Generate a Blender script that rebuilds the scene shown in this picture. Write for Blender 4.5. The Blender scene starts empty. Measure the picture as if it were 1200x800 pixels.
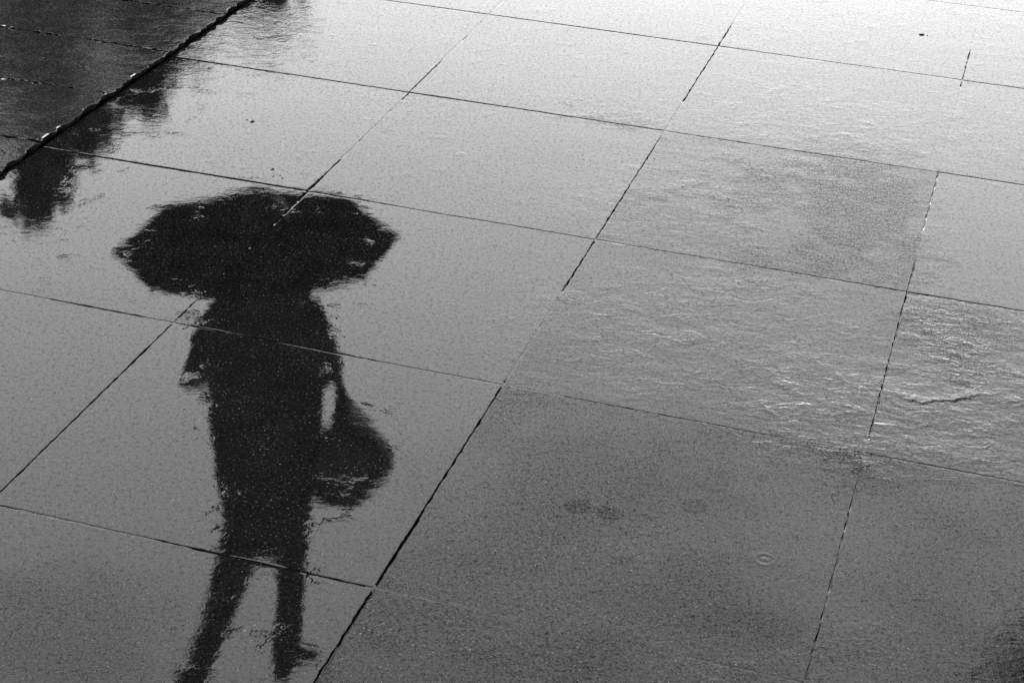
import bpy, bmesh, math, random
from mathutils import Vector, Matrix, noise

R = math.radians
random.seed(7)
scene = bpy.context.scene
col = scene.collection

# ------------------------------------------------------------------ camera
CAM_H = 1.6
F_PX, PITCH, ROLL = 2145.5, 0.49957, 0.045909          # solved from the joints of the paving
SL, GYAW, GX0, GY0 = 0.632, -0.27614, -0.0122, 2.7730   # slab pitch and grid placement on the ground
_fw = Vector((0, math.cos(PITCH), -math.sin(PITCH)))
_r0, _u0 = Vector((1, 0, 0)), Vector((0, math.sin(PITCH), math.cos(PITCH)))
_r = _r0 * math.cos(ROLL) + _u0 * math.sin(ROLL)
_u = _u0 * math.cos(ROLL) - _r0 * math.sin(ROLL)
CAM = Vector((0, 0, CAM_H))
cd = bpy.data.cameras.new('camera')
cd.sensor_width = 36.0
cd.lens = F_PX / 1200 * 36
cd.clip_start = 0.05
cd.clip_end = 3000
cam = bpy.data.objects.new('camera', cd)
cam.matrix_world = Matrix(((_r.x, _u.x, -_fw.x, 0), (_r.y, _u.y, -_fw.y, 0), (_r.z, _u.z, -_fw.z, CAM_H), (0, 0, 0, 1)))
col.objects.link(cam)
scene.camera = cam

# ------------------------------------------------------------------ sky, sun, exposure
SUN_EL, SUN_AZ = R(10), R(6)                             # brightest sky straight ahead
w = bpy.data.worlds.new('World')
scene.world = w
w.use_nodes = True
wn, wl = w.node_tree.nodes, w.node_tree.links
wn.clear()
sky = wn.new('ShaderNodeTexSky')
sky.sky_type = 'NISHITA'
sky.sun_disc = False
sky.sun_elevation = SUN_EL
sky.sun_rotation = SUN_AZ
sky.air_density = 1.0
sky.dust_density = 0.12
bw = wn.new('ShaderNodeRGBToBW')                        # black and white photograph: neutral sky
bg = wn.new('ShaderNodeBackground')
bg.inputs['Strength'].default_value = 0.15
wo = wn.new('ShaderNodeOutputWorld')
wl.new(sky.outputs[0], bw.inputs[0])
wl.new(bw.outputs[0], bg.inputs['Color'])
wl.new(bg.outputs[0], wo.inputs['Surface'])
sd = bpy.data.lights.new('sun', 'SUN')
sd.energy = 0.5
sd.angle = R(100)                                    # thick overcast: light from the whole sky ahead
sun = bpy.data.objects.new('sun', sd)
sdir = Vector((math.sin(SUN_AZ) * math.cos(SUN_EL), math.cos(SUN_AZ) * math.cos(SUN_EL), math.sin(SUN_EL)))
sun.rotation_euler = sdir.to_track_quat('Z', 'Y').to_euler()
col.objects.link(sun)
scene.view_settings.view_transform = 'Standard'
scene.view_settings.look = 'None'
scene.view_settings.gamma = 1
scene.view_settings.use_curve_mapping = False
scene.view_settings.exposure = 2.40
scene.cycles.use_denoising = False                      # keep the grain of the stone


# ------------------------------------------------------------------ helpers
def ray(px, py):
    return (_fw * F_PX + _r * (px - 600) - _u * (py - 400)).normalized()


def on_ground(px, py, z=0.0):
    d = ray(px, py)
    return CAM + d * ((z - CAM_H) / d.z)


def g2w(a, b):
    """grid units (kerb line = 0 across, joint rows along) -> ground"""
    x, y = (a - 2) * SL, (b - 1) * SL
    c, s = math.cos(GYAW), math.sin(GYAW)
    return GX0 + x * c - y * s, GY0 + x * s + y * c


def w2g(X, Y):
    c, s = math.cos(GYAW), math.sin(GYAW)
    x, y = X - GX0, Y - GY0
    return (x * c + y * s) / SL + 2, (-x * s + y * c) / SL + 1


def tag(o, label=None, cat=None, group=None, kind=None):
    if label: o['label'] = label
    if cat: o['category'] = cat
    if group: o['group'] = group
    if kind: o['kind'] = kind
    return o


def mesh_obj(name, verts, faces, m, parent=None, smooth=True):
    me = bpy.data.meshes.new(name)
    me.from_pydata(verts, [], faces)
    me.update()
    if smooth:
        me.polygons.foreach_set('use_smooth', [True] * len(me.polygons))
    me.materials.append(m)
    o = bpy.data.objects.new(name, me)
    col.objects.link(o)
    if parent:
        o.parent = parent
    return o


def empty(name, loc, rot=(0, 0, 0)):
    o = bpy.data.objects.new(name, None)
    o.empty_display_size = 0.1
    o.location = loc
    o.rotation_euler = rot
    col.objects.link(o)
    return o


# ------------------------------------------------------------------ materials
class NT:
    def __init__(s, name):
        s.m = bpy.data.materials.new(name)
        s.m.use_nodes = True
        s.n, s.l = s.m.node_tree.nodes, s.m.node_tree.links
        s.b = s.n['Principled BSDF']

    def node(s, t, **kw):
        n = s.n.new(t)
        for k, v in kw.items():
            setattr(n, k, v)
        return n

    def put(s, sock, v):
        if isinstance(v, (int, float)):
            sock.default_value = v
        elif isinstance(v, tuple):
            sock.default_value = v
        else:
            s.l.new(v, sock)

    def math(s, op, a, b=0.0, c=None, clamp=False):
        n = s.node('ShaderNodeMath', operation=op, use_clamp=clamp)
        s.put(n.inputs[0], a)
        s.put(n.inputs[1], b)
        if c is not None:
            s.put(n.inputs[2], c)
        return n.outputs[0]

    def mapr(s, v, a, b, c, d):
        n = s.node('ShaderNodeMapRange')
        s.put(n.inputs[0], v)
        for k, x in enumerate((a, b, c, d)):
            s.put(n.inputs[k + 1], x)
        return n.outputs[0]

    def pos(s, scale=(1, 1, 1), rotz=0.0, loc=(0, 0, 0)):
        g = s.node('ShaderNodeNewGeometry')
        mp = s.node('ShaderNodeMapping')
        mp.inputs['Scale'].default_value = scale
        mp.inputs['Rotation'].default_value = (0, 0, rotz)
        mp.inputs['Location'].default_value = loc
        s.l.new(g.outputs['Position'], mp.inputs['Vector'])
        return mp.outputs[0]

    def noise(s, vec, scale, detail=2.0, rough=0.5, dist=0.0):
        n = s.node('ShaderNodeTexNoise')
        s.l.new(vec, n.inputs['Vector'])
        n.inputs['Scale'].default_value = scale
        n.inputs['Detail'].default_value = detail
        n.inputs['Roughness'].default_value = rough
        n.inputs['Distortion'].default_value = dist
        return n.outputs['Fac']

    def bump(s, h):
        n = s.node('ShaderNodeBump')
        n.inputs['Strength'].default_value = 1.0
        n.inputs['Distance'].default_value = 1.0
        s.l.new(h, n.inputs['Height'])
        return n.outputs[0]


def grey(v):
    return (v, v, v, 1.0)


# where the paving is uneven, drained or bare: centre and half size in photo pixels (projected to the ground), amount, edge softness
WRINKLED = [(1125, 455, 90, 95, 1.0, .25), (985, 480, 140, 70, 1.0, .5), (820, 400, 210, 80, .6, .6), (1120, 555, 130, 22, .7, .5),
            (620, 455, 70, 25, .35, .5), (880, 775, 130, 28, .6, .4), (1000, 150, 220, 55, .32, .7), (780, 240, 120, 60, .35, .6), (1010, 770, 60, 40, .5, .5),
            (560, 130, 180, 50, .12, .6), (300, 50, 130, 40, .25, .6)]
DRAINED = [(830, 700, 200, 90, .65, .8), (760, 600, 240, 90, .5, .8), (1175, 720, 75, 110, .4, .7), (640, 780, 190, 50, .6, .7),
           (900, 520, 120, 40, .3, .6), (90, 735, 150, 60, .4, .6)]
GRAINY = [(1005, 235, 75, 80, 1.0, .6), (935, 215, 95, 30, .75, .6), (965, 305, 100, 30, .8, .6), (860, 235, 80, 16, .6, .6), (1120, 385, 75, 45, .9, .5), (880, 330, 70, 20, .5, .6), (720, 140, 50, 18, .6, .6), (1010, 520, 40, 30, .6, .6)]


def _prep(lst):
    out = []
    for px, py, rx, ry, amt, soft in lst:
        c = on_ground(px, py)
        ex = (on_ground(px + rx, py) - c).length
        ey = (on_ground(px, py - ry) - on_ground(px, py + ry)).length / 2
        out.append((c.x, c.y, 1 / ex, 1 / ey, amt, soft))
    return out


WRINKLED, DRAINED, GRAINY = _prep(WRINKLED), _prep(DRAINED), _prep(GRAINY)


def wear_at(X, Y):
    v = noise.noise_vector((X * 6, Y * 6, 0)) * .07 + noise.noise_vector((X * 17, Y * 17, 3)) * .03
    x, y = X + v.x, Y + v.y
    r = []
    for lst in (WRINKLED, DRAINED, GRAINY):
        m = 0.0
        for cx, cy, ix, iy, amt, soft in lst:
            d = math.hypot((x - cx) * ix, (y - cy) * iy)
            if d < 1 + soft:
                e = min(1, (1 + soft - d) / (2 * soft))
                m = max(m, amt * e * e * (3 - 2 * e))
        r.append(m)
    return r


def set_wear(o, ox, oy, rel=0.0, dry=0.0, streak=0.0):
    me = o.data
    at = me.color_attributes.new('wear', 'FLOAT_COLOR', 'POINT')
    buf = []
    for v in me.vertices:
        r, d, g = wear_at(ox + v.co.x, oy + v.co.y)
        buf += [max(r, rel), max(d, dry), g, streak]
    at.data.foreach_set('color', buf)


def wet_stone(name, lo=0.0, hi=0.016, film=1.0):
    """dark stone under a film of rain water. Mesh attribute wear: relief of the stone, drained film, bare grain, streaks"""
    t = NT(name)
    P = t.pos()
    at = t.node('ShaderNodeAttribute', attribute_name='wear')
    sp = t.node('ShaderNodeSeparateColor')
    t.l.new(at.outputs['Color'], sp.inputs[0])
    rel, dry, grq = sp.outputs[0], sp.outputs[1], sp.outputs[2]
    streak = at.outputs['Alpha']
    fine = t.noise(P, 330, 2.0, 0.6)
    grain = t.noise(P, 125, 3.0, 0.7)
    mid = t.noise(P, 14, 4.0, 0.6)
    big = t.noise(P, 3.3, 3.0, 0.55, 0.6)
    # stone colour
    ramp = t.mapr(t.math('MULTIPLY', t.math('ADD', fine, grain), 0.5), 0.36, 0.68, lo, hi)
    ramp = t.math('MULTIPLY', ramp, t.mapr(mid, 0.3, 0.7, 0.75, 1.25))
    fleck = t.mapr(t.noise(P, 240, 2.0, 0.6), 0.63, 0.78, 0.0, 0.30)
    ramp = t.math('ADD', ramp, t.math('MULTIPLY', fleck, t.mapr(mid, 0.3, 0.65, 0.3, 1.0)))
    cc = t.node('ShaderNodeCombineColor')
    for k in range(3):
        t.l.new(ramp, cc.inputs[k])
    t.l.new(cc.outputs[0], t.b.inputs['Base Color'])
    t.b.inputs['Roughness'].default_value = 0.5
    t.b.inputs['Specular IOR Level'].default_value = 0.0
    # wet and rough areas lie across the joints; the meshes carry them as an attribute, noise breaks their edges
    relm = t.math('ADD', t.math('MULTIPLY', rel, t.mapr(mid, 0.35, 0.65, 0.5, 1.1)), t.mapr(big, 0.5, 0.68, 0.0, 0.02))
    drym = t.math('MULTIPLY', dry, t.mapr(t.math('ADD', big, t.math('MULTIPLY', mid, 0.5)), 0.5, 0.9, 0.35, 1.15))
    grn = t.mapr(t.math('MULTIPLY_ADD', t.math('SUBTRACT', mid, 0.5), 2.6, grq), 0.25, 0.95, 0.0, 1.0)
    speck = t.mapr(grain, 0.50, 0.66, 0.0, 1.0)
    fspk = t.mapr(fine, 0.42, 0.7, 0.0, 1.0)
    hole = t.math('ADD', t.math('MULTIPLY', speck, 0.34), t.math('MULTIPLY', fspk, 0.40))
    hole = t.math('ADD', hole, t.math('MULTIPLY', drym, t.math('MULTIPLY_ADD', fspk, 0.42, 0.40)))
    hole = t.math('ADD', hole, t.math('MULTIPLY', grn, t.math('MULTIPLY_ADD', fspk, 0.30, 0.08)))
    cw = t.math('MULTIPLY', t.math('SUBTRACT', 1.0, hole, clamp=True), film)
    t.l.new(cw, t.b.inputs['Coat Weight'])
    t.b.inputs['Coat IOR'].default_value = 1.45
    t.b.inputs['Coat Roughness'].default_value = 0.022
    # film surface (heights in metres)
    W = t.pos((0.75, 1.0, 1.0), 0.12)
    rip = t.noise(W, 58, 3.0, 0.55, 0.9)
    ripb = t.noise(W, 9, 2.0, 0.5, 0.5)
    wave = t.mapr(t.noise(P, 4.3, 3.0, 0.6), 0.38, 0.66, 0.15, 1.0)
    h = t.math('MULTIPLY', rip, t.math('MULTIPLY', wave, 0.95e-4))
    h = t.math('MULTIPLY_ADD', ripb, 2.2e-4, h)
    h = t.math('MULTIPLY_ADD', fine, 4.0e-6, h)
    h = t.math('MULTIPLY_ADD', grain, t.math('ADD', t.math('MULTIPLY_ADD', drym, 1.6e-4, 1.0e-5), t.math('MULTIPLY', grn, 2.2e-4)), h)
    Wr = t.pos((0.6, 1.0, 1.0), 0.3)
    cl = t.noise(Wr, 85, 4.0, 0.6, 0.6)
    clb = t.noise(Wr, 30, 4.0, 0.6, 1.4)
    h = t.math('MULTIPLY_ADD', cl, t.math('ADD', t.math('MULTIPLY', relm, 6.0e-4), t.math('MULTIPLY', grn, 5.0e-4)), h)
    h = t.math('MULTIPLY_ADD', clb, t.math('MULTIPLY', relm, 2.0e-3), h)
    S = t.pos((26, 3.0, 1), -GYAW)
    st = t.noise(S, 1.0, 4.0, 0.6, 0.8)
    h = t.math('MULTIPLY_ADD', st, t.math('MULTIPLY', streak, 9.0e-4), h)
    t.l.new(t.bump(h), t.b.inputs['Coat Normal'])
    hb = t.math('ADD', t.math('MULTIPLY', fine, 2.5e-4), t.math('MULTIPLY', grain, 4e-4))
    t.l.new(t.bump(hb), t.b.inputs['Normal'])
    return t.m


def plain(name, v, rough=0.7, var=0.25, scale=40.0, spec=0.3):
    t = NT(name)
    n = t.noise(t.pos(), scale, 4.0, 0.6)
    f = t.mapr(n, 0.3, 0.7, v * (1 - var), v * (1 + var))
    cc = t.node('ShaderNodeCombineColor')
    for k in range(3):
        t.l.new(f, cc.inputs[k])
    t.l.new(cc.outputs[0], t.b.inputs['Base Color'])
    t.b.inputs['Roughness'].default_value = rough
    t.b.inputs['Specular IOR Level'].default_value = spec
    return t.m


M_STONE = wet_stone('wet_grey_stone')
M_STONE2 = wet_stone('wet_dark_stone', 0.002, 0.05, 0.85)
M_JOINT = wet_stone('wet_joint_sand', 0.002, 0.008, 1.0)
M_RISER = plain('dark_broken_stone', 0.010, 0.9, 0.5, 90, 0.05)
M_ASPHALT = plain('wet_asphalt', 0.04, 0.35, 0.3, 60)
M_COAT = plain('dark_wool_coat', 0.02, 0.9, 0.2, 120)
M_CLOTH = plain('dark_trouser_cloth', 0.018, 0.9, 0.2, 120)
M_SKIN = plain('skin', 0.25, 0.5, 0.05, 60)
M_HAIR = plain('dark_hair', 0.015, 0.5)
M_LEATHER = plain('dark_leather', 0.015, 0.45)
M_UMB = plain('black_umbrella_cloth', 0.012, 1.0, 0.25, 40, 0.0)
M_METAL = plain('dark_steel', 0.08, 0.35)
M_BARK = plain('bark', 0.05, 0.9, 0.4, 25)
M_LEAF = plain('dark_leaves', 0.045, 0.6, 0.35, 3)

# ------------------------------------------------------------------ ground and paving
gnd = mesh_obj('ground', [(-600, -600, -.06), (600, -600, -.06), (600, 600, -.06), (-600, 600, -.06)], [(0, 1, 2, 3)], M_ASPHALT, None, False)
tag(gnd, 'dark wet asphalt spreading away beyond the stone paving', 'ground', kind='structure')

RAISE = 0.011
# per slab: (tilt along the row, tilt across, dish), relief, drained film, streaks, mesh divisions
SPEC = {
    (0, 2): (-0.165, 0, 0.0002, 0.05, 0, 0), (1, 2): (-0.088, 0.03, 0.0002, 0.05, 0.03, 0),
    (0, 1): (0, 0, 0, 0, 0.03, 0), (1, 1): (0, 0, 0, 0, 0.03, 0),
    (0, 0): (0, 0, 0, 0, 0.03, 0), (1, 0): (0, 0, 0, 0, 0.03, 0),
    (0, -1): (0.05, 0, 0, 0, 0.03, 0), (1, -1): (0, 0.03, 0, 0, 0.03, 0),
    (2, 0): (0.1, 0.03, -0.0004, 0.13, 0.45, 0), (2, -1): (0.16, 0, 0, 0.13, 0.45, 0),
    (2, 1): (0.03, -0.03, 0.0003, 0.13, 0.2, 0), (2, 2): (-0.05, 0.03, 0, 0.13, 0.2, 0),
    (2, 3): (-0.03, 0, 0.0002, 0.13, 0, 0), (1, 3): (-0.11, 0, 0, 0.05, 0, 0),
    (0, 3): (-0.0825, -0.05, 0, 0.05, 0, 0),
    (3, 1): (-0.1, 0, 0, 0.5, 0.2, 0), (3, 0): (0.06, 0.06, 0.0003, 0.13, 0.45, 0.35),
    (3, 2): (-0.08, 0, 0, 0.13, 0, 0), (3, 3): (-0.1, 0.03, 0, 0.13, 0, 0),
    (3, -1): (0.15, 0.05, 0, 0.13, 0.45, 0.3), (3, 4): (-0.05, 0.03, 0, 0.13, 0, 0), (2, 4): (-0.05, -0.03, 0, 0.13, 0, 0),
    (1, 4): (-0.044, 0, 0, 0.05, 0, 0), (0, 4): (-0.0275, 0, 0, 0.05, 0, 0),
}


def spec(i, j):
    if (i, j) in SPEC:
        return SPEC[(i, j)]
    rr = random.Random(i * 131 + j * 17 + 5)
    return (rr.uniform(-.12, .12), rr.uniform(-.12, .12), rr.uniform(-.0003, .0003), rr.choice((0, .03, .05, .3)), rr.uniform(0, .3), 0.0)


CRACK = [tuple(on_ground(px, py)[:2]) for px, py in ((1046, 462), (1066, 470), (1082, 473), (1104, 469), (1122, 470), (1150, 462), (1168, 464))]


def seg_dist(p, a, b):
    ab = (b[0] - a[0], b[1] - a[1])
    q = ((p[0] - a[0]) * ab[0] + (p[1] - a[1]) * ab[1]) / (ab[0] ** 2 + ab[1] ** 2)
    q = min(1, max(0, q))
    return math.hypot(p[0] - a[0] - ab[0] * q, p[1] - a[1] - ab[1] * q)


def slab_z(i, j, u, v, sp, hgt=1.0, rough=True):
    """height of the slab's top at u, v in 0..1"""
    z = math.tan(R(sp[0])) * (v - .5) * SL * hgt + math.tan(R(sp[1])) * (u - .5) * SL
    z += sp[2] * (1 - (2 * u - 1) ** 2 - (2 * v - 1) ** 2)
    a, b = i + u, j + v * hgt
    z += 0.00022 * noise.noise((a * 2.6, b * 2.6, 3.1))
    if rough and i >= 0 and sp[3] >= 0.5:
        q = (a * 5 + .6 * noise.noise((a * 7, b * 7, 1)), b * 13 + .5 * noise.noise((a * 6, b * 6, 9)), 5.5)
        z += 0.0006 * noise.fractal(q, 0.9, 2.0, 5)
        X, Y = g2w(a, b)
        for (xa, ya), (xb, yb) in zip(CRACK, CRACK[1:]):
            if xa <= X < xb:
                e = (X - xa) / (xb - xa)
                d = Y - (ya + (yb - ya) * e) - .008 * noise.noise((X * 60, 3, 8)) - .006 * noise.noise((X * 170, 3, 8))
                run = min(1, (X - CRACK[0][0]) / .03, (CRACK[-1][0] - X) / .05)
                if 0 < d < .04:
                    z += .0020 * max(0, run) * max(.1, .75 + 1.2 * noise.noise((X * 30, 1, 4))) * (1 - d / .04) ** 2
    elif rough and i >= 0 and (i, j) in ((2, 1), (2, 2)):
        m = max(0, min(1, (noise.noise((a * 2.2, b * 2.2, 8)) + .15) * 2.5))
        z += m * 0.00035 * noise.fractal((a * 6, b * 12, 2.5), 0.9, 2.0, 4)
    return z


def make_slab(i, j, parent, m, n=14, z0=0.0, j0=None, hgt=1.0, gap=0.0034, chip=0.0021, thick=0.05, under=0.0):
    sp = spec(i, j)
    j0 = j if j0 is None else j0
    bev = 0.003
    g = gap / 2 / SL
    tb = .0012 / SL
    us = [g, g + bev / SL * .35, g + bev / SL, g + bev / SL + tb] + [g + bev / SL + (1 - 2 * (g + bev / SL)) * k / n for k in range(1, n)] + [1 - g - bev / SL - tb, 1 - g - bev / SL, 1 - g - bev / SL * .35, 1 - g]
    gv = g / hgt
    bv = bev / SL / hgt
    nv = max(4, int(n * hgt))
    vs = [gv, gv + bv * .35, gv + bv, gv + bv + tb / hgt] + [gv + bv + (1 - 2 * (gv + bv)) * k / nv for k in range(1, nv)] + [1 - gv - bv - tb / hgt, 1 - gv - bv, 1 - gv - bv * .35, 1 - gv]
    drop = {0: .00022, 1: .00006, 2: 0.0}
    V, Fc = [], []
    nu, nvv = len(us), len(vs)
    cx, cy = g2w(i + .5, j0 + .5 * hgt)

    def wpos(a, b):
        x, y = g2w(a, b)
        return x - cx, y - cy
    for q, v in enumerate(vs):
        for p, u in enumerate(us):
            eu, ev = min(p, nu - 1 - p), min(q, nvv - 1 - q)
            a, b = i + u, j0 + v * hgt
            du = dv = 0.0
            if eu < 3:
                fq = 13 if i == -1 and p > 5 else 38
                c = noise.noise((b * fq, i * 3.3 + (p > 5) * 9.1, 4)) + .6 * noise.noise((b * fq * 2.9, i * 3.3 + (p > 5) * 5, 1))
                if fq == 13:
                    c = .35 * c + .65 * round(c * 3.5) / 3.5
                du = max(-.3, c) * chip * (1 - eu / 3) * (1 if p < 5 else -1)
            if ev < 3:
                c = noise.noise((a * 38, j * 2.7 + (q > 5) * 9.1, 6)) + .6 * noise.noise((a * 110, j * 2.7 + (q > 5) * 5, 2))
                dv = max(-.3, c) * chip * (1 - ev / 3) * (1 if q < 5 else -1)
            x, y = wpos(a + du / SL, b + dv / SL)
            dk = min(1.0, .5 + 1.3 * noise.noise((a * 4.7, b * 4.7, 11)) + .5 * noise.noise((a * 31, b * 31, 12)))
            dk = max(.1, dk)
            z = slab_z(i, j0, u, v, sp, hgt) - max(drop.get(eu, 0), drop.get(ev, 0)) * dk
            V.append((x, y, z))
    for q in range(nvv - 1):
        for p in range(nu - 1):
            k = q * nu + p
            Fc.append((k, k + 1, k + nu + 1, k + nu))
    rim = [p for p in range(nu)] + [q * nu + nu - 1 for q in range(1, nvv)] + [(nvv - 1) * nu + p for p in range(nu - 2, -1, -1)] + [q * nu for q in range(nvv - 2, 0, -1)]
    base = len(V)
    L = len(rim)
    for k in rim:
        V.append(V[k])
    for k in rim:
        V.append((V[k][0] * (1 - under), V[k][1] * (1 - under), -thick))
    for k in range(L):
        k2 = (k + 1) % L
        Fc.append((base + k2, base + k, base + L + k, base + L + k2))
    o = mesh_obj('paving_slab', V, Fc, m, parent)
    o.data.materials.append(M_RISER)
    nt = (nu - 1) * (nvv - 1)
    o.data.polygons.foreach_set('material_index', [0] * nt + [1] * (len(Fc) - nt))
    o.location = (cx, cy, z0)
    set_wear(o, cx, cy, sp[3], sp[4], sp[5])
    return o


# joints: the bed of wet sand between the slabs, brim-full of water except where it has washed out
def deep_line(axis, line, t):
    """0 brim-full .. 1 washed out, along a joint. axis 0: lines along the rows (t = b), 1: joints across (t = a)"""
    D = {(0, 1): [(-.3, .02, 1), (.02, .6, .3), (.6, 1.0, 1), (1.0, 1.9, .15), (1.95, 2.25, 1), (2.95, 3.35, 1)],
         (0, 2): [(-1, .08, 1.2), (.08, 1.0, .85), (3.35, 4.25, 1), (1.6, 2.9, .3)],
         (0, 3): [(-.6, .9, .45), (1.1, 2.2, .7), (3.95, 4.35, 1), (2.5, 3, .35)],
         (1, 0): [(.9, 1.05, .2), (1.48, 1.95, .9), (.0, .9, .25)],
         (1, 1): [(1.05, 1.55, 1), (.6, .9, .3), (0.0, .3, .5), (2.2, 3, .4)],
         (1, 2): [(0, .95, .9), (2.9, 3.05, .5)],
         (1, 3): [(1.0, 1.6, 1), (2.15, 3.0, .45), (-.05, .4, .5)],
         (1, 4): [(.5, 1.2, .9), (1.3, 2, .3)], (1, 5): [(2.9, 4, .6)]}
    r = 0.0
    for a, b, s in D.get((axis, line), []):
        if a - .03 < t < b + .03:
            e = min(1, min(t - a + .03, b + .03 - t) / .05)
            r = max(r, s * e)
    return r


JV, JF = [], []


def joint(axis, line, t0, t1, z0=0.0, wdt=0.016):
    n = max(2, int((t1 - t0) * 70))
    base = len(JV)
    for k in range(n + 1):
        t = t0 + (t1 - t0) * k / n
        d = deep_line(axis, line, t)
        nz = noise.noise((t * 22, line * 5.3 + axis * 40, 7)) + .5 * noise.noise((t * 70, line * 5.3, axis * 4))
        dep = 0.0005 + 0.011 * min(1, max(0, d + .35 * nz * (1 if d > 0 else 0) + max(0, nz - .55) * .5))
        dep += .0002 * nz
        for sgn in (-1, 1):
            o = sgn * wdt / 2 / SL
            a, b = (line + o, t) if axis == 0 else (t, line + o)
            x, y = g2w(a, b)
            zz = 0.0
            cnt = 0
            for aa, bb in ((a + .02, b + .02), (a - .02, b + .02), (a + .02, b - .02), (a - .02, b - .02)):
                i, j = math.floor(aa), math.floor(bb)
                if i >= 0:
                    zz += slab_z(i, j, aa - i, bb - j, spec(i, j), 1.0, False)
                    cnt += 1
            zz = zz / cnt if cnt else 0
            JV.append((x, y, z0 + zz - dep - (0.0002 if axis else 0)))
    for k in range(n):
        q = base + 2 * k
        JF.append((q, q + 1, q + 3, q + 2))


I0, I1, J0, J1 = 0, 8, -3, 11
for ln in range(I0 + 1, I1):
    joint(0, ln, J0, J1)
for ln in range(J0 + 1, J1):
    joint(1, ln, I0 + .012, I1)
# a solid bed below the slabs
c4 = [g2w(I0 + .004, J0), g2w(I1, J0), g2w(I1, J1), g2w(I0 + .004, J1)]
kb = len(JV)
JV += [(x, y, -.03) for x, y in c4]
JF.append((kb, kb + 1, kb + 2, kb + 3))
pav = mesh_obj('pavement', JV, JF, M_JOINT, None)
set_wear(pav, 0, 0)
tag(pav, 'rain-wet pavement of large square grey stone slabs with thin dark joints', 'pavement', kind='structure')

FINE = {(3, 1): 230, (2, 1): 90, (2, 2): 90}
for i in range(I0, I1):
    for j in range(J0, J1):
        make_slab(i, j, pav, M_STONE, FINE.get((i, j), 60 if (-2 < j < 6 and i < 5) else 8))

# the raised strip past the step: half-depth slabs a little higher
bx = [g2w(-5, J0), g2w(-.06, J0), g2w(-.06, J1), g2w(-5, J1)]
rp = mesh_obj('raised_pavement', [(x, y, RAISE - .012) for x, y in bx] + [(x, y, -.059) for x, y in bx],
              [(0, 1, 2, 3), (4, 5, 1, 0), (5, 6, 2, 1), (6, 7, 3, 2), (7, 4, 0, 3)], M_RISER, None, False)
tag(rp, 'slightly raised darker pavement strip past a broken stone step', 'pavement', kind='structure')
for i in range(-5, 0):
    for j2 in range(2 * J0, 2 * J1):
        rr = random.Random(i * 77 + j2 * 13)
        SPEC[(i, j2 + 1000)] = (rr.uniform(-.3, .3), rr.uniform(-.3, .3), 0, 0.3 if i == -1 else .25, 0.9, 0)
        o = make_slab(i, j2 + 1000, rp, M_STONE2, 90 if i == -1 and 0 <= j2 < 10 else 26 if (i > -3 and 0 <= j2 < 10) else 6, RAISE, j2 * .5, .5, 0.0045, .016 if i == -1 else .0015, .05, .1 if i == -1 else 0)

# ------------------------------------------------------------------ rain drops landing in the film
def drop_ring(px, py, rad, amp, lam, label, phase=0.0, ph_r=0.5):
    p = on_ground(px, py)
    a, b = w2g(p.x, p.y)
    i, j = math.floor(a), math.floor(b)
    sp = spec(i, j)
    V, Fc = [], []
    nr, na = 30, 56
    for q in range(nr + 1):
        r = rad * q / nr
        e = r / rad
        win = (1 - e * e) ** 2 * (0.35 + 0.65 * math.exp(-((e - ph_r) / .28) ** 2))
        for k in range(na):
            th = 2 * math.pi * k / na
            x, y = r * math.cos(th), r * math.sin(th)
            aa, bb = w2g(p.x + x, p.y + y)
            z = slab_z(i, j, aa - i, bb - j, sp) + 0.00025 * (1 - e ** 6) - 0.00012 * e ** 6
            z += amp * win * math.sin(2 * math.pi * r / lam + phase)
            V.append((x, y, z))
            if q == 0:
                pass
    for q in range(nr):
        for k in range(na):
            k2 = (k + 1) % na
            if q == 0:
                Fc.append((k, na + k, na + k2))
            else:
                Fc.append((q * na + k, (q + 1) * na + k, (q + 1) * na + k2, q * na + k2))
    bm = bmesh.new()
    o = mesh_obj('raindrop_ring', V, Fc, M_STONE, None)
    bm.from_mesh(o.data)
    bmesh.ops.remove_doubles(bm, verts=bm.verts, dist=1e-6)
    bm.to_mesh(o.data)
    bm.free()
    o.location = (p.x, p.y, 0)
    set_wear(o, p.x, p.y, sp[3], .75 if ph_r <= .2 else sp[4], sp[5])
    tag(o, label, 'raindrop ring', 'rings of raindrops on the wet slabs')
    return o


drop_ring(672, 349, .034, 1.6e-4, .0105, 'raindrop ring spreading beside the long joint right of the umbrella')
drop_ring(806, 396, .034, 1.3e-4, .011, 'faint wide raindrop ring in the middle of a rippled slab')
drop_ring(896, 655, .028, 5.0e-4, .014, 'sharp double raindrop ring on the dull mottled slab', 1.0, .4)
drop_ring(330, 47, .04, 1.6e-4, .016, 'dark-centred raindrop ring close to the broken step')
for px, py in ((676, 592), (716, 600), (813, 592)):
    drop_ring(px, py, .023, 3.0e-4, .034, 'small dark round raindrop dimple in a row on the dull slab', 2.6, .2)
drop_ring(540, 181, .014, 1.6e-4, .012, 'tiny dark raindrop mark alone on a smooth pale slab', 2.2, .3)


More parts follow.
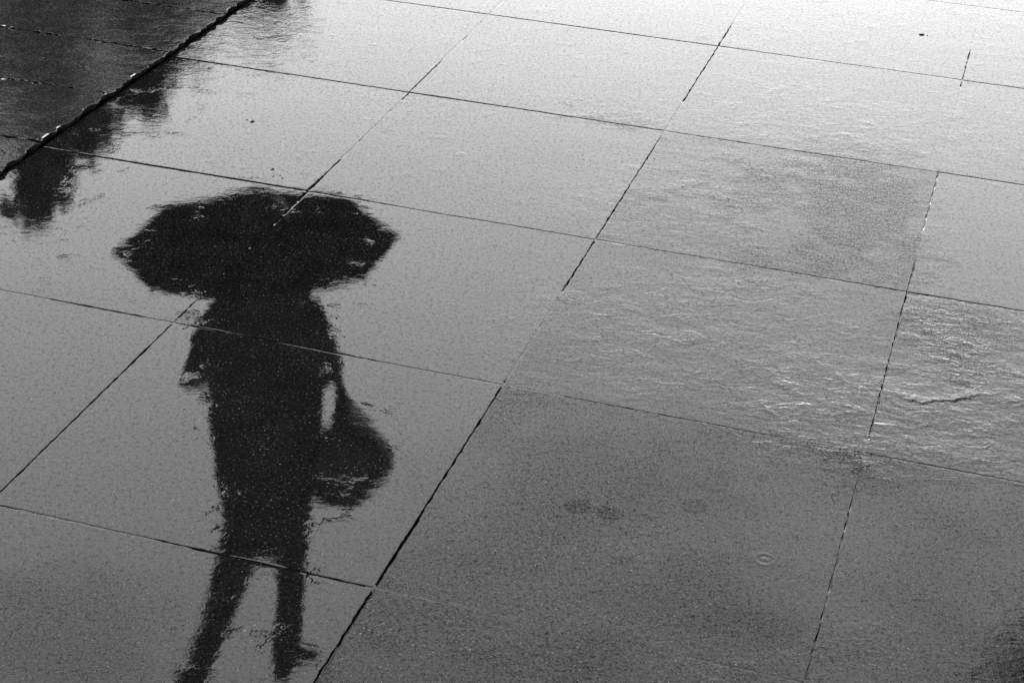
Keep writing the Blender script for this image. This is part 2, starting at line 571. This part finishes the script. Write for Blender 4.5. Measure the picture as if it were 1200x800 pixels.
# grit lying on the slabs
def grit(px, py, s, label, seed):
    rr = random.Random(seed)
    p = on_ground(px, py)
    a, b = w2g(p.x, p.y)
    i, j = math.floor(a), math.floor(b)
    z = slab_z(i, j, a - i, b - j, spec(i, j))
    bm = bmesh.new()
    bmesh.ops.create_icosphere(bm, subdivisions=2, radius=1)
    rr2 = rr.uniform(.3, .8)
    for v in bm.verts:
        k = 1 + .8 * noise.noise(v.co * 1.6 + Vector((seed * 3.1, 0, 0)))
        v.co = Vector((v.co.x * s * k * rr.uniform(.98, 1.02), v.co.y * s * rr2 * k, v.co.z * s * .3 * k + s * .15))
    me = bpy.data.meshes.new('grit')
    bm.to_mesh(me)
    bm.free()
    me.materials.append(M_RISER)
    o = bpy.data.objects.new('grit', me)
    o.location = (p.x, p.y, z)
    o.rotation_euler = (0, 0, rr.uniform(0, 6.28))
    col.objects.link(o)
    tag(o, label, 'grit', 'specks of grit on the wet slabs')


for k, (px, py, s) in enumerate(((296, 143, .005), (289, 141, .0025))):
    grit(px, py, s, 'dark specks of grit on the bright slab beside the step', 10 + k)
for k in range(11):
    rr = random.Random(k + 90)
    grit(318 + rr.gauss(0, 19), 205 + rr.gauss(0, 5), .001 + .0035 * rr.random() ** 2.5, 'dark specks of grit gathered just past the umbrella', 40 + k)
for k, (px, py, s) in enumerate(((1080, 41, .006), (1087, 42, .003))):
    grit(px, py, s, 'dark specks of grit near the far end of the paving', 70 + k)
# ------------------------------------------------------------------ the figure whose reflection crosses the slabs
# The photograph shows the mirrored figure the right way up, so what is mirrored hangs head down past the top of the frame.
FD = 4.9                                            # distance of the figure from the camera along the ground


def virt(px, py, dy=0.0):
    d = ray(px, py)
    return CAM + d * ((FD + dy) / d.y)


FEET = virt(285, 806)
X0, ZF = FEET.x, FEET.z                             # below the mirror plane
ROOT = (X0, FD, -ZF)


def loc(px, py, dy=0.0):
    """photo pixel -> coordinates in the figure's own upright frame"""
    p = virt(px, py, dy)
    return Vector((-(p.x - X0), dy, p.z - ZF))


def loft(V, Fc, rings, n=20):
    """rings: (centre, half width, half depth)"""
    base = len(V)
    for c, a, b in rings:
        for k in range(n):
            th = 2 * math.pi * k / n
            V.append((c.x + a * math.cos(th), c.y + b * math.sin(th), c.z))
    for q in range(len(rings) - 1):
        for k in range(n):
            k2 = (k + 1) % n
            Fc.append((base + q * n + k, base + q * n + k2, base + (q + 1) * n + k2, base + (q + 1) * n + k))
    Fc.append(tuple(base + k for k in range(n))[::-1])
    Fc.append(tuple(base + (len(rings) - 1) * n + k for k in range(n)))


def tube(V, Fc, pts, n=12):
    """pts: (point, radius); round limbs along any path"""
    base = len(V)
    P = [Vector(p) for p, r in pts]
    for q, (p, r) in enumerate(pts):
        t = (P[min(q + 1, len(P) - 1)] - P[max(q - 1, 0)]).normalized()
        s = t.cross(Vector((0, 1, 0.01)))
        if s.length < .2:
            s = t.cross(Vector((1, 0, 0)))
        s.normalize()
        u = s.cross(t)
        for k in range(n):
            th = 2 * math.pi * k / n
            V.append(tuple(P[q] + s * r * math.cos(th) + u * r * math.sin(th)))
    for q in range(len(pts) - 1):
        for k in range(n):
            k2 = (k + 1) % n
            Fc.append((base + q * n + k, base + q * n + k2, base + (q + 1) * n + k2, base + (q + 1) * n + k))
    Fc.append(tuple(base + k for k in range(n))[::-1])
    Fc.append(tuple(base + (len(pts) - 1) * n + k for k in range(n)))


def outline(rows, depth, dy=0.0):
    out = []
    for y, xl, xr in rows:
        a, b = loc(xl, y, dy), loc(xr, y, dy)
        out.append(((a + b) / 2, abs(a.x - b.x) / 2, depth if depth > .06 else abs(a.x - b.x) / 2 * depth * 16))
    return out


def fix_normals(o):
    bm = bmesh.new()
    bm.from_mesh(o.data)
    bmesh.ops.recalc_face_normals(bm, faces=bm.faces)
    bm.to_mesh(o.data)
    bm.free()


hand_l = loc(300, 372, -.14)                        # the hand that holds the umbrella
hand_r = loc(364, 468, -.08)
V, Fc = [], []
# torso and neck
loft(V, Fc, outline([(346, 268, 362), (365, 248, 370), (400, 244, 372), (450, 250, 370), (500, 256, 368), (560, 256, 364), (600, 262, 362), (640, 268, 358)], .11))
loft(V, Fc, outline([(300, 298, 328), (330, 297, 329), (352, 290, 338)], .055))
# head
hc = loc(312, 292)
HV = []
for q in range(15):
    th = math.pi * q / 14
    z = math.cos(th) * .118
    r = math.sin(th)
    HV.append((hc + Vector((0, -.012 * (1 - q / 14), z + .03)), .076 * r * (1 - .18 * max(0, (q - 8) / 6)) + .001, .095 * r + .001))
loft(V, Fc, HV)
tube(V, Fc, [(hc + Vector((0, -.085, .035)), .008), (hc + Vector((0, -.105, .012)), .013), (hc + Vector((0, -.09, .0)), .010)], 8)      # nose
for s in (-1, 1):
    tube(V, Fc, [(hc + Vector((s * .074, .0, .045)), .012), (hc + Vector((s * .082, .005, .02)), .013), (hc + Vector((s * .074, .0, -.005)), .008)], 8)  # ears
# arms
sh_l, sh_r = loc(268, 364), loc(356, 364)
el_l = loc(234, 443, -.03)
tube(V, Fc, [(sh_l, .052), ((sh_l + el_l) / 2, .050), (el_l, .044), ((el_l + hand_l) / 2, .038), (hand_l, .028)])
el_r = loc(386, 428, .03)
tube(V, Fc, [(sh_r, .052), ((sh_r + el_r) / 2, .048), (el_r, .042), ((el_r + hand_r) / 2, .034), (hand_r, .026)])
# hands: palm, four fingers curled round the handle, thumb from the side of the palm
for hp, sg in ((hand_l, 1), (hand_r, -1)):
    tube(V, Fc, [(hp, .028), (hp + Vector((0, -.01, .03 * sg)), .033), (hp + Vector((0, -.015, .07 * sg)), .030)])
    for f in range(4):
        b0 = hp + Vector(((f - 1.5) * .017, -.02, .066 * sg))
        ln = (.030, .036, .034, .026)[f]
        tube(V, Fc, [(b0, .0095), (b0 + Vector((0, -.018, ln * .7 * sg)), .009), (b0 + Vector((0, -.042, ln * .55 * sg)), .0085), (b0 + Vector((0, -.05, 0)), .007)], 8)
    b0 = hp + Vector((.028, -.01, .02 * sg))
    tube(V, Fc, [(b0, .011), (b0 + Vector((.016, -.02, .026 * sg)), .010), (b0 + Vector((.008, -.042, .04 * sg)), .0085)], 8)
# legs
LEG_L = [(600, 262, 318), (650, 250, 312), (680, 242, 297), (710, 236, 282), (740, 226, 268), (765, 216, 259), (790, 210, 247), (806, 208, 242)]
LEG_R = [(600, 310, 364), (650, 316, 362), (680, 319, 360), (710, 318, 357), (735, 317, 357), (760, 315, 354), (785, 314, 346), (796, 315, 343)]
loft(V, Fc, [(c, a * .82, a * .82) for c, a, b in outline(LEG_L, .1)])
loft(V, Fc, [(c, a * .82, a * .82) for c, a, b in outline(LEG_R, .1, .0)])
person = mesh_obj('person', V, Fc, M_CLOTH)
fix_normals(person)
rm = person.modifiers.new('join', 'REMESH')
rm.mode = 'VOXEL'
rm.voxel_size = .008
rm.use_smooth_shade = True
sm = person.modifiers.new('soften', 'SMOOTH')
sm.iterations = 4
sm.factor = .5
person.location = ROOT
person.rotation_euler = (0, math.pi, 0)
tag(person, 'person in a dark knee-length coat under an umbrella, mirrored in the wet slabs', 'person')
# coat
V, Fc = [], []
COAT = [(338, 288, 338), (344, 272, 356), (352, 254, 368), (370, 238, 377), (400, 233, 383), (440, 238, 382), (462, 246, 378), (500, 245, 377), (530, 250, 373), (560, 253, 369), (595, 259, 366), (615, 264, 363), (630, 268, 360), (637, 270, 358)]
loft(V, Fc, outline(COAT, .115), 28)
coat = mesh_obj('coat', V, Fc, M_COAT, person)
fix_normals(coat)
for sgn, pts in ((1, [(sh_l, .056), ((sh_l + el_l) / 2 + Vector((.012, 0, 0)), .064), (el_l + Vector((.004, 0, 0)), .064), ((el_l * .7 + hand_l * .3), .054), ((el_l * .25 + hand_l * .75), .046)]),
                 (2, [(sh_r, .052), ((sh_r + el_r) / 2, .054), (el_r, .046), ((el_r * .6 + hand_r * .4), .040)])):
    V, Fc = [], []
    tube(V, Fc, pts, 16)
    s = mesh_obj('sleeve', V, Fc, M_COAT, person)
    fix_normals(s)
# hair: a cap round the back of the head
V, Fc = [], []
loft(V, Fc, [(hc + Vector((0, .012, z)), a, b) for z, a, b in ((-.03, .06, .075), (.0, .082, .098), (.05, .088, .106), (.1, .080, .098), (.135, .055, .07), (.155, .02, .025))])
hair = mesh_obj('hair', V, Fc, M_HAIR, person)
fix_normals(hair)
for (ax, ay), (bx_, by_) in (((226, 792), (205, 812)), ((334, 772), (374, 742))):
    V, Fc = [], []
    a, b = loc(ax, ay), loc(bx_, by_)
    if bx_ > ax:
        b = Vector((b.x, -.02, max(b.z, a.z * .5)))
    tube(V, Fc, [(a + Vector((0, .05, -.01)), .032), (a + (b - a) * .3 + Vector((0, 0, 0)), .042), (a + (b - a) * .75 + Vector((0, -.05, 0)), .036), (b + Vector((0, -.09, 0)), .022)], 14)
    s = mesh_obj('shoe', V, Fc, M_LEATHER, person)
    fix_normals(s)

# umbrella
uc = virt(302, 285)
ux = (uc.x, FD, -uc.z)
umb = empty('umbrella', ux, (R(-2.5), math.pi + R(2.4), 0))
tag(umb, 'open black umbrella held over the person, mirrored in the wet slabs', 'umbrella')
UR = 166 * (uc - CAM).length / F_PX
UH = UR * .21
V, Fc = [], []
NS, NR = 8, 9
for s in range(NS):
    th0 = 2 * math.pi * s / NS - R(9)
    th1 = 2 * math.pi * (s + 1) / NS - R(9)
    b0 = len(V)
    for q in range(NR + 1):
        e = q / NR
        r = UR * math.sin(e * 1.25) / math.sin(1.25)
        z = UH * (1 - (e ** 2.1))
        for k in range(7):
            f = k / 6
            x = (math.cos(th0) * (1 - f) + math.cos(th1) * f) * r
            y = (math.sin(th0) * (1 - f) + math.sin(th1) * f) * r
            sag = 4 * f * (1 - f)
            V.append((x * (1 - .02 * sag * e ** 3), y * (1 - .02 * sag * e ** 3), z - .018 * sag * e * (1 - .6 * e)))
    for q in range(NR):
        for k in range(6):
            a = b0 + q * 7 + k
            Fc.append((a, a + 1, a + 8, a + 7))
can = mesh_obj('canopy', V, Fc, M_UMB, umb)
sol = can.modifiers.new('cloth', 'SOLIDIFY')
sol.thickness = .0015
for s in range(NS):
    V, Fc = [], []
    th = 2 * math.pi * s / NS - R(9)
    tube(V, Fc, [(Vector((math.cos(th) * UR * math.sin(e * 1.25) / math.sin(1.25), math.sin(th) * UR * math.sin(e * 1.25) / math.sin(1.25), UH * (1 - e ** 2.1) - .005)), .0025) for e in (.05, .25, .5, .75, 1.015)], 6)
    rb = mesh_obj('rib', V, Fc, M_METAL, umb)
    V, Fc = [], []
    tube(V, Fc, [(Vector((0, 0, UH - .2)), .002), (Vector((math.cos(th) * UR * .5, math.sin(th) * UR * .5, UH * (1 - .5 ** 2.1) - .008)), .002)], 6)
    mesh_obj('stretcher', V, Fc, M_METAL, rb)
V, Fc = [], []
tube(V, Fc, [(Vector((0, 0, -.5)), .005), (Vector((0, 0, UH)), .005)], 10)
mesh_obj('shaft', V, Fc, M_METAL, umb)
V, Fc = [], []
tube(V, Fc, [(Vector((0, 0, UH - .005)), .009), (Vector((0, 0, UH + .012)), .006), (Vector((0, 0, UH + .045)), .003)], 10)
mesh_obj('ferrule', V, Fc, M_METAL, umb)
V, Fc = [], []
tube(V, Fc, [(Vector((0, 0, -.48)), .010), (Vector((0, 0, -.58)), .011)] + [(Vector((.03 - .03 * math.cos(t), 0, -.58 - .03 * math.sin(t))), .011) for t in (.6, 1.2, 1.8, 2.5, 3.1)], 10)
mesh_obj('handle', V, Fc, M_LEATHER, umb)

# shoulder bag hanging at the side
bag = empty('shoulder_bag', ROOT, (0, math.pi, 0))
tag(bag, 'large dark shoulder bag hanging at the person\'s side, mirrored in the wet slabs', 'bag')
BO = [(366, 508), (389, 504), (393, 470), (403, 468), (412, 484), (432, 499), (450, 514), (459, 528), (463, 542), (457, 557), (443, 570), (426, 583), (406, 590), (388, 587), (370, 580), (362, 545)]
V, Fc = [], []
cx_ = sum(p[0] for p in BO) / len(BO)
cy_ = sum(p[1] for p in BO) / len(BO)
LY = [(-.075, .72), (-.06, .93), (-.03, 1.0), (.03, 1.0), (.06, .93), (.075, .72)]
nb = len(BO)
for dy, s in LY:
    for px, py in BO:
        p = loc(cx_ + (px - cx_) * s, cy_ + (py - cy_) * s)
        V.append((p.x, dy, p.z))
for q in range(len(LY) - 1):
    for k in range(nb):
        Fc.append((q * nb + k, q * nb + (k + 1) % nb, (q + 1) * nb + (k + 1) % nb, (q + 1) * nb + k))
Fc.append(tuple(range(nb)))
Fc.append(tuple((len(LY) - 1) * nb + k for k in range(nb))[::-1])
bb = mesh_obj('bag_body', V, Fc, M_LEATHER, bag)
fix_normals(bb)
V, Fc = [], []
tube(V, Fc, [(loc(x, y, .0), .017) for x, y in ((368, 352), (384, 395), (394, 430), (398, 458), (401, 488))], 8)
st = mesh_obj('strap', V, Fc, M_LEATHER, bag)


# ------------------------------------------------------------------ trees mirrored along the edge
def tree(az, dist, zc, rx, rz, n, label, seed, trunk=True, squash=1.0):
    rr = random.Random(seed)
    x, y = math.sin(R(az)) * dist, math.cos(R(az)) * dist
    root = empty('tree', (x, y, -.06))
    tag(root, label, 'tree', 'trees round the paving')
    V, Fc = [], []
    tube(V, Fc, [(Vector((0, 0, 0)), .16), (Vector((.03, 0, zc * .4)), .12), (Vector((-.02, .04, zc * .8)), .09), (Vector((0, 0, zc + rz * .5)), .04)], 10)
    for k in range(7):
        th = k * 2.4
        s = Vector((0, 0, zc * (.5 + .05 * k)))
        tube(V, Fc, [(s, .05), (s + Vector((math.cos(th) * rx * .4, math.sin(th) * rx * .4, rz * .3)), .035), (s + Vector((math.cos(th) * rx * .8, math.sin(th) * rx * .8, rz * .5)), .012)], 7)
    mesh_obj('trunk', V, Fc, M_BARK, root)
    V, Fc = [], []
    cl = []
    for k in range(60):
        while True:
            d = Vector((rr.uniform(-1, 1), rr.uniform(-1, 1), rr.uniform(-1, 1)))
            if .25 < d.length < 1:
                break
        cl.append((Vector((d.x * rx, d.y * rx, zc + d.z * rz)), rr.uniform(.16, .3) * rx))
    for k in range(n):
        c, s = rr.choice(cl)
        p = c + Vector((rr.gauss(0, .5), rr.gauss(0, .5), rr.gauss(0, .45))) * s
        q = rr.uniform(.05, .1)
        a = Vector((rr.gauss(0, 1), rr.gauss(0, 1), rr.gauss(0, 1))).normalized()
        b = a.orthogonal().normalized()
        b = Matrix.Rotation(rr.uniform(0, 6.28), 3, a) @ b
        c2 = a.cross(b)
        k0 = len(V)
        V += [tuple(p - b * q), tuple(p + c2 * q * .5), tuple(p + b * q), tuple(p - c2 * q * .5)]
        Fc.append((k0, k0 + 1, k0 + 2, k0 + 3))
    mesh_obj('crown', V, Fc, M_LEAF, root, False)
    return root


def az_of(px, py=150):
    d = ray(px, py)
    return math.degrees(math.atan2(d.x, d.y))


def top_of(px, py, dist):
    d = ray(px, py)
    return dist * (-d.z) / math.hypot(d.x, d.y) - CAM_H


h1 = top_of(30, 275, 11)
tree(az_of(-22, 250), 11, h1 - 1.3, .74, 1.4, 6000, 'dark bushy tree beside the raised strip, tallest of the row', 1)
h2 = top_of(185, 142, 12.5)
tree(az_of(178), 12.5, h2 - 1.2, .34, 1.25, 4000, 'dark slim tree beyond the tallest tree of the row', 2)
h3 = top_of(320, 44, 14)
tree(az_of(318), 14, h3 - 1.1, .42, 1.1, 3500, 'dark low tree at the far end of the row', 3)
tree(az_of(95), 13.5, top_of(95, 172, 13.5) - 1.3, .8, 1.4, 6000, 'dark rounded tree between the tall and the slim tree', 4)
tree(az_of(-330), 11.5, 2.2, 1.3, 1.7, 9000, 'broad dark tree set back from the raised strip', 5)
tree(az_of(255), 15.5, top_of(255, 62, 15.5) - 1.2, .9, 1.3, 4500, 'dark spreading tree behind the slim tree', 6)
tree(az_of(1432, 780), 7.5, top_of(1200, 850, 7.5), .95, .75, 6000, 'tall tree whose branch reaches over the paving', 8)
